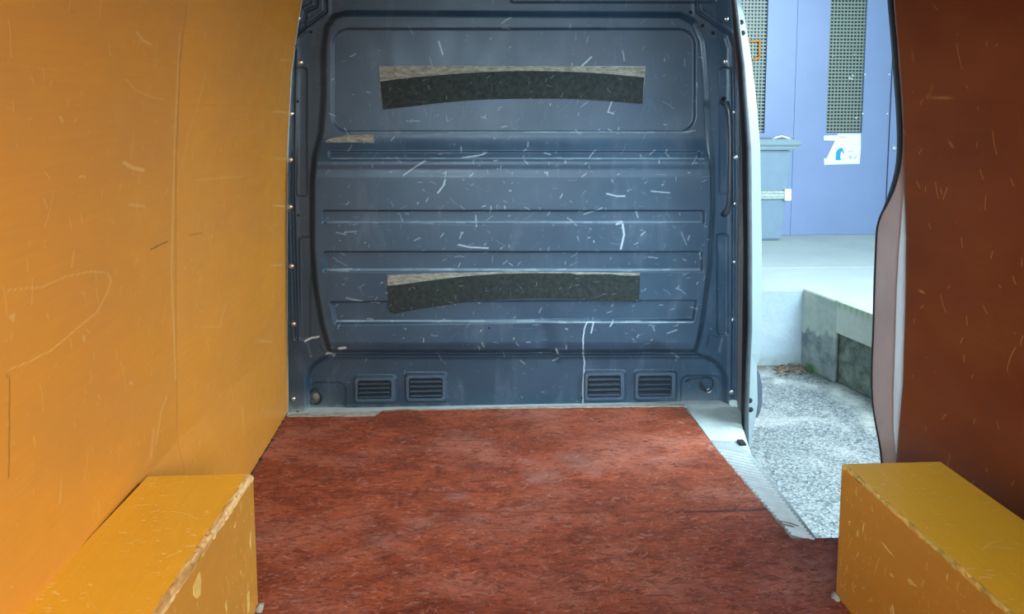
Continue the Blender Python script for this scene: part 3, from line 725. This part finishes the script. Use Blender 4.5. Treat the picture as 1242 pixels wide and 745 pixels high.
# roof
tag(box('ceiling', (-1.0, -.6, ZT), (1.33, YB+.06, ZT+.05), M_roof), 'van roof over the load space', 'ceiling', kind='structure')

# ---------------------------------------------------------------- wheel arch boxes
def wheel_box(inner_top, inner_bot, near_in, outer, near_out, side, label):
    P0 = onz(*inner_bot, 0.001); yb = P0.y; T = ony(*inner_top, yb); h = T.z
    Ni = onz(*near_in, h); Oo = onz(*outer, h); No = onz(*near_out, h)
    def ext(a, b, y):
        t = (y-a.y)/(b.y-a.y); return a.x+(b.x-a.x)*t
    yn = -.55
    # keep the unseen rear end of the box inside the van by straightening the lines behind the frame
    ym = min(Ni.y, No.y)-.1
    xi, xo = lambda y: ext(T, Ni, y) if y > ym else ext(T, Ni, ym), lambda y: ext(Oo, No, max(y, ym))
    e = tag(empty('wheel_arch_box', ((T.x+Oo.x)/2, (yb+yn)/2, 0)), label, 'box', 'plywood wheel arch boxes')
    s = side; w1 = .0133 if s > 0 else .008; mraw = M_raw if s > 0 else M_raw2
    dx = (P0.x-T.x)           # side leans a little
    ysn = [yb, (yb+ym)/2, ym, yn]
    outy = Oo.y
    def prism(name, sec, m, nd=1, noise=0.0):
        """sec(y) -> list of (x, z)"""
        Y = np.concatenate([np.linspace(yb, ym, 70), np.linspace(ym, yn, 3)[1:]]) if noise else np.array(ysn)
        V, Fc = [], []; n = None
        for y in Y:
            S = sec(y); n = len(S); V += [(x+(rng.normal(0, noise) if noise else 0), y, z+(rng.normal(0, noise) if noise else 0)) for x, z in S]
        for i in range(len(Y)-1):
            for k in range(n): Fc.append((i*n+k, i*n+(k+1) % n, (i+1)*n+(k+1) % n, (i+1)*n+k))
        Fc.append(tuple(range(n))); Fc.append(tuple(len(V)-n+k for k in range(n))[::-1])
        o = obj(name, V, Fc, m, e)
        bm = bmesh.new(); bm.from_mesh(o.data); bmesh.ops.recalc_face_normals(bm, faces=bm.faces); bm.to_mesh(o.data); bm.free(); return o
    # s=+1: box at the left (opening edge faces +x); s=-1: at the right
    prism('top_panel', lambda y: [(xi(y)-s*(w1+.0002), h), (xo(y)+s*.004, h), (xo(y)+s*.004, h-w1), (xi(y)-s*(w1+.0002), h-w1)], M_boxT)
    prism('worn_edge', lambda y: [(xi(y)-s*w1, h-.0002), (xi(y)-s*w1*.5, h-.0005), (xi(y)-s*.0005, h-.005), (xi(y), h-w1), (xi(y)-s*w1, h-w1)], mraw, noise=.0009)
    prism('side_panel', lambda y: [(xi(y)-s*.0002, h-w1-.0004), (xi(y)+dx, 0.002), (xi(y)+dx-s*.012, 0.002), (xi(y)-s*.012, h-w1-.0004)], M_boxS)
    q = [(xi(yb)-s*.001+dx, .002), (xi(yb)-s*.001, h-.013), (xo(yb)+s*.004, h-.013), (xo(yb)+s*.004, .002)]
    extrude_poly('front_panel', [(x, yb-.014, z) for x, z in q], (0, .013, 0), M_boxS, e)
    return e, xi, h, yb, dx
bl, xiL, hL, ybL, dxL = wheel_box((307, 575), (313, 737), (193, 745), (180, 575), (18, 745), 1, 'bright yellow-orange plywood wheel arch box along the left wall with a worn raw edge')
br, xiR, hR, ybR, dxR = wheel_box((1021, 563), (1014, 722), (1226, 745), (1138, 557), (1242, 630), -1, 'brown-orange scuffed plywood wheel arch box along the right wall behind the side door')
# chips of bare wood on the box sides
def chip(e, P, side, xi, h, dx, m):
    pts = []
    for a, b in P:
        x = .5*side
        for _ in range(8):
            p = onx(a, b, x if abs(x) > .05 else -.5); x = xi(p.y)+dx*(1-max(0, p.z)/h)+side*.0006
        pts.append(Vector((x, p.y, p.z)))
    extrude_poly('bare_chip', pts, (side*.0006, 0, 0), m, e)
M_chip = simple('bare_pale_wood', (.80, .52, .13), .7, 0, .15, 60)
def chips_left(P): chip(bl, P, 1, xiL, hL, dxL, M_chip)
for P in ([(234, 712), (239, 698), (242, 693), (244, 706), (243, 722), (238, 727), (234, 722)], [(302, 660), (304, 645), (305, 672)], [(299, 720), (302, 716), (303, 738), (300, 745)], [(283, 640), (286, 632), (285, 641)], [(272, 735), (275, 728), (275, 745)]):
    pts = []
    for a, b in P:
        x = -.52
        for _ in range(10):
            p = onx(a, b, x); x = xiL(p.y)+dxL*(1-p.z/hL)+.0006
        pts.append(Vector((x, p.y, p.z)))
    extrude_poly('bare_chip', pts, (.0006, 0, 0), M_chip, bl)
for P in ([(1038, 650), (1041, 642), (1041, 652)], [(1046, 640), (1048, 634), (1047, 648)], [(1068, 657), (1073, 660), (1085, 676), (1079, 671)], [(1100, 702), (1106, 703), (1112, 712), (1104, 709)], [(1079, 737), (1083, 733), (1085, 745), (1080, 745)], [(1029, 632), (1031, 632), (1031, 637), (1029, 636)], [(1147, 700), (1150, 695), (1149, 706)], [(1079, 695), (1082, 696), (1084, 701), (1080, 699)]):
    pts = []
    for a, b in P:
        x = .9
        for _ in range(10):
            p = onx(a, b, x); x = xiR(p.y)+dxR*(1-p.z/hR)-.0006
        pts.append(Vector((x, p.y, p.z)))
    extrude_poly('bare_chip', pts, (-.0006, 0, 0), M_chip, br)
# crumbs of filler at the foot of both boxes
for e_, c_, s_ in ((bl, onz(315, 738, .004), 1), (br, onz(1013, 724, .004), -1)):
    bm = bmesh.new(); bmesh.ops.create_icosphere(bm, subdivisions=2, radius=.010)
    for v in bm.verts: v.co = Vector((v.co.x*.8, v.co.y*1.6, v.co.z*.9))*(1+rng.normal(0, .15))+c_
    tag(from_bm('filler_blob', bm, M_beige, e_, True), 'pale blob of filler')
to_local(bl); to_local(br)

# ---------------------------------------------------------------- outside: ground, platform, facade
GZ = -.49
gx, gy = np.linspace(-6, 8, 420), np.linspace(-6, 7.5, 400)
GX, GY = np.meshgrid(gx, gy, indexing='xy')
gpx, gpy = proj(GX, np.maximum(GY, .6), GZ); far = (GY > 1.5)
mk = np.zeros(GX.shape); dk = np.zeros(GX.shape)
for P, w, v in (([(940, 463), (980, 468), (1010, 472)], 4, .8), ([(1015, 475), (1040, 490), (1060, 515)], 11, .9), ([(1000, 500), (1030, 520)], 5, .4)): stroke(mk, gpx, gpy, P, w, v)
stroke(dk, gpx, gpy, [(915, 446), (960, 444), (980, 447), (1000, 458), (1055, 466)], 5, .9)
grid('ground', GX, GY, GZ+.004*np.sin(GX*3)*np.sin(GY*2.3), M_asph, None, {'mark': mk*far, 'dark': dk*far})
g = bpy.data.objects['ground']; tag(g, 'grey coarse asphalt yard beside the van', 'ground', kind='structure')
PC = onz(975, 350, 0)                     # near corner of the loading platform
PE = onz(1057, 380, 0)
dirR = (PE-PC); dirR.z = 0; dirR.normalize()
FY = ony(1000, 284, 1).y                  # placeholder
FY = onz(1000, 285, 0).y                  # facade plane
KY = onz(990, 325, 0).y
pf = tag(empty('loading_platform', (PC.x, PC.y, GZ)), 'pale concrete loading platform in front of the blue doors', 'platform', kind='structure')
def pt(t, z): return Vector((PC.x+dirR.x*t, PC.y+dirR.y*t, z))
nrm = Vector((dirR.y, -dirR.x, 0))
if nrm.dot(Vector((-1, -1, 0))) < 0: nrm = -nrm
L1 = (onz(1018, 365, 0)-PC).length        # end of the rendered stretch, start of the overhanging slab
FAR = 3.5
# deck top
kerb = [(-5, KY), (PC.x+FAR*dirR.x*0+6, KY)]
extrude_poly('deck_slab', [(-5, PC.y, 0), (PC.x, PC.y, 0), tuple(pt(FAR, 0)), (7.5, pt(FAR, 0).y, 0), (7.5, KY, 0), (-5, KY, 0)], (0, 0, -.10), M_platform, pf)
extrude_poly('threshold_slab', [(-5, KY+.006, .004), (7.5, KY+.006, .004), (7.5, FY+.3, .004), (-5, FY+.3, .004)], (0, 0, -.10), M_platform2, pf)
# face toward the van, darker towards the base and at the corner
def wallgrid(name, A, B, z0, z1, m, thick, marks, n=60):
    U, Zz = np.meshgrid(np.linspace(0, 1, n), np.linspace(z0, z1, 40), indexing='xy')
    X = A.x+(B.x-A.x)*U; Y = A.y+(B.y-A.y)*U
    px, py = proj(X, Y, Zz); rough = .0015*rng.random(px.shape)
    o = grid(name, X+nrm.x*0, Y+rough, Zz, m, pf, marks(px, py, Zz)); md = o.modifiers.new('t', 'SOLIDIFY'); md.thickness = thick; md.offset = 0
    return o
def mA(px, py, z):
    d = np.clip((GZ+.10-z)/.10, 0, 1)*.9; d = np.maximum(d, .7*np.clip(1-np.abs(px-973)/3.5, 0, 1)); return {'dark': d, 'mark': np.zeros(px.shape)}
wallgrid('front_face', Vector((-3, PC.y, 0)), Vector((PC.x-.004, PC.y, 0)), GZ, -.002, M_wallconc, .04, mA, 300)
def mB(px, py, z):
    lim = 398+(px-977)*.22+3*np.sin(px*.31+1)+2*np.sin(px*.83)+1.5*rng.random(px.shape)
    return {'dark': np.clip((py-lim)/3, 0, 1), 'mark': .8*np.exp(-((px-1019)/5)**2-((py-366)/6)**2)}
wallgrid('rendered_face', pt(0.0, 0), pt(L1, 0), GZ, -.002, M_mortar, .03, mB)
mA2 = lambda px, py, z: {'dark': np.zeros(px.shape), 'mark': np.clip(1-np.abs(py-(368+(px-1020)*.40))/9, 0, 1)*.8*(np.sin(px*.9)*.5+.6)}
wallgrid('slab_edge', pt(L1, 0), pt(FAR, 0), -.185, 0.001, M_slab, .03, mA2, 200)
rec = Vector(nrm)*-.035
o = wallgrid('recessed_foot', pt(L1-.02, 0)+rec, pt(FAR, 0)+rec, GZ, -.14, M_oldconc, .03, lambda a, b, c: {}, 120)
extrude_poly('under_slab', [pt(L1, -.18), pt(FAR, -.18), pt(FAR, -.18)+rec*4, pt(L1, -.18)+rec*4], (0, 0, .06), M_oldconc, pf)
to_local(pf)
# facade with double doors
fa = tag(empty('wall_outside', (3, FY, 0)), 'lavender blue painted building front around the double doors', 'wall', kind='structure')
def P(a, b): return ony(a, b, FY)
xs0, xs1, xm = P(906, 100).x-.45, P(1079, 100).x, P(963.5, 100).x
zw = P(1020, 161).z; z0 = .006; zt = 2.6
def wallbox(name, x0, x1, za, zb, y0, y1, m, par): return box(name, (x0, y0, za), (x1, y1, zb), m, par, 0)
wallbox('facade_left', -5, xs0-.02, 0.004, 5, FY-.03, FY+.2, M_door, fa)
wallbox('facade_right', xs1+.006, 7.5, 0.004, 5, FY-.03, FY+.2, M_door, fa)
wallbox('facade_top', xs0-.02, xs1+.006, zt+.02, 5, FY-.03, FY+.2, M_door, fa)
wallbox('facade_backing', xs0-.02, xs1+.01, 0.004, zt+.02, FY+.06, FY+.2, M_doorgap, fa)
to_local(fa)
lockp = P(1083, 180)
def leaf(name, x0, x1, wx0, wx1, label):
    d = tag(empty(name, ((x0+x1)/2, FY, 0)), label, 'door', kind='structure')
    b = .002
    box('door_stile', (x0, FY-.02, z0), (wx0, FY+.03, zt), M_door, d)
    box('door_stile', (wx1, FY-.02, z0), (x1, FY+.03, zt), M_door, d)
    box('door_panel', (wx0+b*0, FY-.02, z0), (wx1, FY+.03, zw), M_door, d)
    box('door_rail', (wx0, FY-.02, zt-.15), (wx1, FY+.03, zt), M_door, d)
    box('door_window', (wx0, FY+.02, zw), (wx1, FY+.03, zt-.15), M_winback, d)
    V, Fc = [], []
    def bar(ax, bx, az, bz, y):
        k = len(V); V.extend([(ax, y, az), (bx, y, az), (bx, y, bz), (ax, y, bz), (ax, y+.006, az), (bx, y+.006, az), (bx, y+.006, bz), (ax, y+.006, bz)])
        Fc.extend([(k, k+1, k+2, k+3), (k, k+4, k+5, k+1), (k+3, k+2, k+6, k+7), (k+1, k+5, k+6, k+2), (k, k+3, k+7, k+4)])
    sp = .029; x = wx0+sp/2
    while x < wx1: bar(x-.0050, x+.0050, zw, zt-.15, FY+.004); x += sp
    z = zw+sp/2
    while z < zt-.15: bar(wx0, wx1, z-.0062, z+.0062, FY-.002); z += sp
    m = obj('wire_mesh', V, Fc, M_wire, d); m['kind'] = 'stuff'
    return d
d1 = leaf('door_1', xm+.0015, xs1, P(1002.5, 100).x, P(1046.5, 100).x, 'lavender blue door leaf with mesh window, notice and lock at the right edge')
for a, b in ((1047.5, 90.5), (1077, 90.5), (1045, 138), (1074.5, 138)): dome('screw', P(a, b)+Vector((0, -.022, 0)), .0085, M_screw, d1)
lk = box('lock_plate', tuple(P(1079, 187)+Vector((0, -.026, 0))), tuple(P(1085, 161)+Vector((0, 0, 0))), M_door, d1)
tube('keyhole', [P(1082, 180)+Vector((0, -.040, 0)), P(1082, 180)+Vector((0, -.02, 0))], .017, M_screw, d1, 12)
for a, b, w in ((1030, 95, 1.6), (1034, 92, 1.6), (1033, 96, 1.4), (1004, 105, 1), (1038, 143, 1.4), (1036, 66, .8), (1010, 68, .9), (1042, 72, .8), (1003, 89, .8)):
    pp = P(a, b)+Vector((0, -.006, 0)); dome('dust_spot', pp, w*.007, M_reflect, d1, .2)
to_local(d1)
d2 = leaf('door_2', xs0, xm-.0015, xs0+.10, P(928, 100).x, 'lavender blue door leaf with mesh window beside the van door jamb')
# orange tape outline on the mesh
q = lambda a, b: P(a, b)+Vector((0, -.008, 0))
for A_, B_ in (((905, 50.5), (922, 49.5)), ((921, 51), (920.5, 70)), ((921, 70), (912, 73))):
    tube('orange_tape', [q(*A_), q(*B_)], .010, M_tape, d2, 4)
to_local(d2)
# paper notice
nt = tag(empty('paper_notice', P(1020, 182)+Vector((0, -.024, 0))), 'torn white paper notice with a small cyan emblem under the right door window', 'notice')
def flat(name, pix, off, th, m, par=nt): return extrude_poly(name, [P(a, b)+Vector((0, -.0205-off, 0)) for a, b in pix], (0, -th, 0), m, par)
flat('paper_sheet', [(998, 164.5), (1014, 164), (1015, 162), (1042.5, 162), (1042.5, 180), (1041, 198.5), (1000, 199.5), (998.5, 200.5), (998, 192), (1001, 192), (1011.5, 170.5), (998, 170)], .001, .001, M_paper)
lg = lambda a, b: (985+a/12.41, 150+b/12.41)
flat('emblem', [lg(*p) for p in ((333, 548), (340, 430), (362, 393), (408, 360), (440, 366), (464, 440), (446, 446), (430, 405), (412, 440), (405, 502), (418, 548))], .0025, .0008, M_cyan)
flat('printed_mark', [lg(*p) for p in ((525, 480), (575, 485), (580, 530), (560, 520), (545, 530))], .0025, .0006, M_ink)
flat('printed_mark', [lg(*p) for p in ((605, 520), (640, 478), (655, 485), (622, 535))], .0025, .0006, M_ink)
flat('printed_mark', [lg(*p) for p in ((385, 190), (470, 195), (470, 210), (385, 205))], .0025, .0006, M_ink)
flat('printed_mark', [lg(*p) for p in ((515, 408), (600, 405), (600, 416), (515, 420))], .0025, .0006, M_ink)
to_local(nt)
# wheelie bin
by = FY-.30
def Bp(a, b): return ony(a, b, by)
bn = tag(empty('wheelie_bin', (Bp(925, 290).x, by, 0)), 'grey plastic wheelie bin with pale band standing before the blue doors', 'bin')
xr_t, xr_b = Bp(961, 185).x, Bp(950, 293).x; wl = .56
zt_, z_b = Bp(940, 183).z, .03
def frus(name, x0b, x1b, x0t, x1t, z0, z1, yf_b, yf_t, yk, m, par):
    V = [(x0b, yf_b, z0), (x1b, yf_b, z0), (x1b, yk, z0), (x0b, yk, z0), (x0t, yf_t, z1), (x1t, yf_t, z1), (x1t, yk, z1), (x0t, yk, z1)]
    bm = bmesh.new(); vs_ = [bm.verts.new(v) for v in V]
    for f in ((0, 3, 2, 1), (4, 5, 6, 7), (0, 1, 5, 4), (1, 2, 6, 5), (2, 3, 7, 6), (3, 0, 4, 7)): bm.faces.new([vs_[i] for i in f])
    bmesh.ops.bevel(bm, geom=list(bm.edges), offset=.012, segments=2, affect='EDGES'); return from_bm(name, bm, m, par)
zb1, zb0 = Bp(940, 232).z, Bp(940, 241).z
frus('body', xr_b-wl+.04, xr_b, xr_t-wl, xr_t, z_b-.02, zt_, by+.04, by, by+.22, M_bin, bn)
frus('rim', xr_t-wl-.03, Bp(966, 183).x, xr_t-wl-.03, Bp(969, 176).x, Bp(940, 179).z-.02, Bp(940, 176).z, by-.03, by-.03, by+.235, M_binlid, bn)
frus('lid', xr_t-wl-.03, Bp(972, 178).x, xr_t-wl, Bp(971, 170).x, Bp(940, 177).z, Bp(940, 169).z, by-.04, by-.01, by+.235, M_binlid, bn)
tube('lid_handle', [Bp(938, 169.5)+Vector((0, .03, 0)), Bp(943, 167)+Vector((0, .03, 0)), Bp(950, 165.5)+Vector((0, .03, 0)), Bp(958, 168)+Vector((0, .03, 0)), Bp(962, 170)+Vector((0, .03, 0))], .009, M_screw, bn, 8)
tag(box('pale_band', (xr_t-wl+.01, by-.008, zb0), (Bp(953, 236).x, by+.02, zb1), M_reflect, bn), 'pale ribbed band')
tag(box('band_end', (Bp(951.5, 236).x, by-.014, Bp(940, 243).z), (Bp(959, 236).x, by+.02, Bp(940, 229.5).z), M_paper, bn), 'white end bracket')
for yy in (234.5, 238.5): box('band_groove', (xr_t-wl+.02, by-.0095, Bp(940, yy).z-.004), (Bp(951, 236).x, by, Bp(940, yy).z+.002), M_bin, bn)
for sx in (-1, 1):
    xw = xr_b-wl/2+.02+sx*.20
    tube('wheel', [Vector((xw-.02, by+.16, .05)), Vector((xw+.02, by+.16, .05))], .045, M_seal, bn, 16)
to_local(bn)
# weed and dead leaves at the foot of the platform
base = onz(991, 452, GZ)
wd = tag(empty('weed', base), 'small green weed tuft growing at the foot of the concrete corner', 'plant')
for i in range(34):
    a = rng.uniform(0, 2*PI); L = rng.uniform(.03, .09); r = rng.uniform(.01, .06)
    p = Vector((base.x+r*math.cos(a), base.y+r*.6*math.sin(a), GZ)); d = Vector((math.cos(a)*.6, math.sin(a)*.4-.1, 1)).normalized(); w = Vector((-math.sin(a), math.cos(a), 0))*.006
    obj('leaf', [p-w*.4, p+d*L*.5-w, p+d*L, p+d*L*.5+w, p+w*.4], [(0, 1, 2, 3, 4)], M_weed, wd)
to_local(wd)
V, Fc = [], []
for i in range(90):
    p = onz(rng.uniform(940, 978), 450+rng.normal(0, 3), GZ)
    a = rng.uniform(0, 2*PI); L = rng.uniform(.008, .028); k = len(V); z = GZ+.006+rng.random()*.01
    V += [(p.x+L*math.cos(a+t), min(p.y, 5)+L*.6*math.sin(a+t), z+.008*math.sin(t*2+i)) for t in (0, 1.2, 3.1, 4.6)]; Fc.append((k, k+1, k+2, k+3))
o = obj('dead_leaves', V, Fc, M_leaf); tag(o, 'scattered dry leaves and grit along the foot of the platform', 'leaves', kind='stuff')
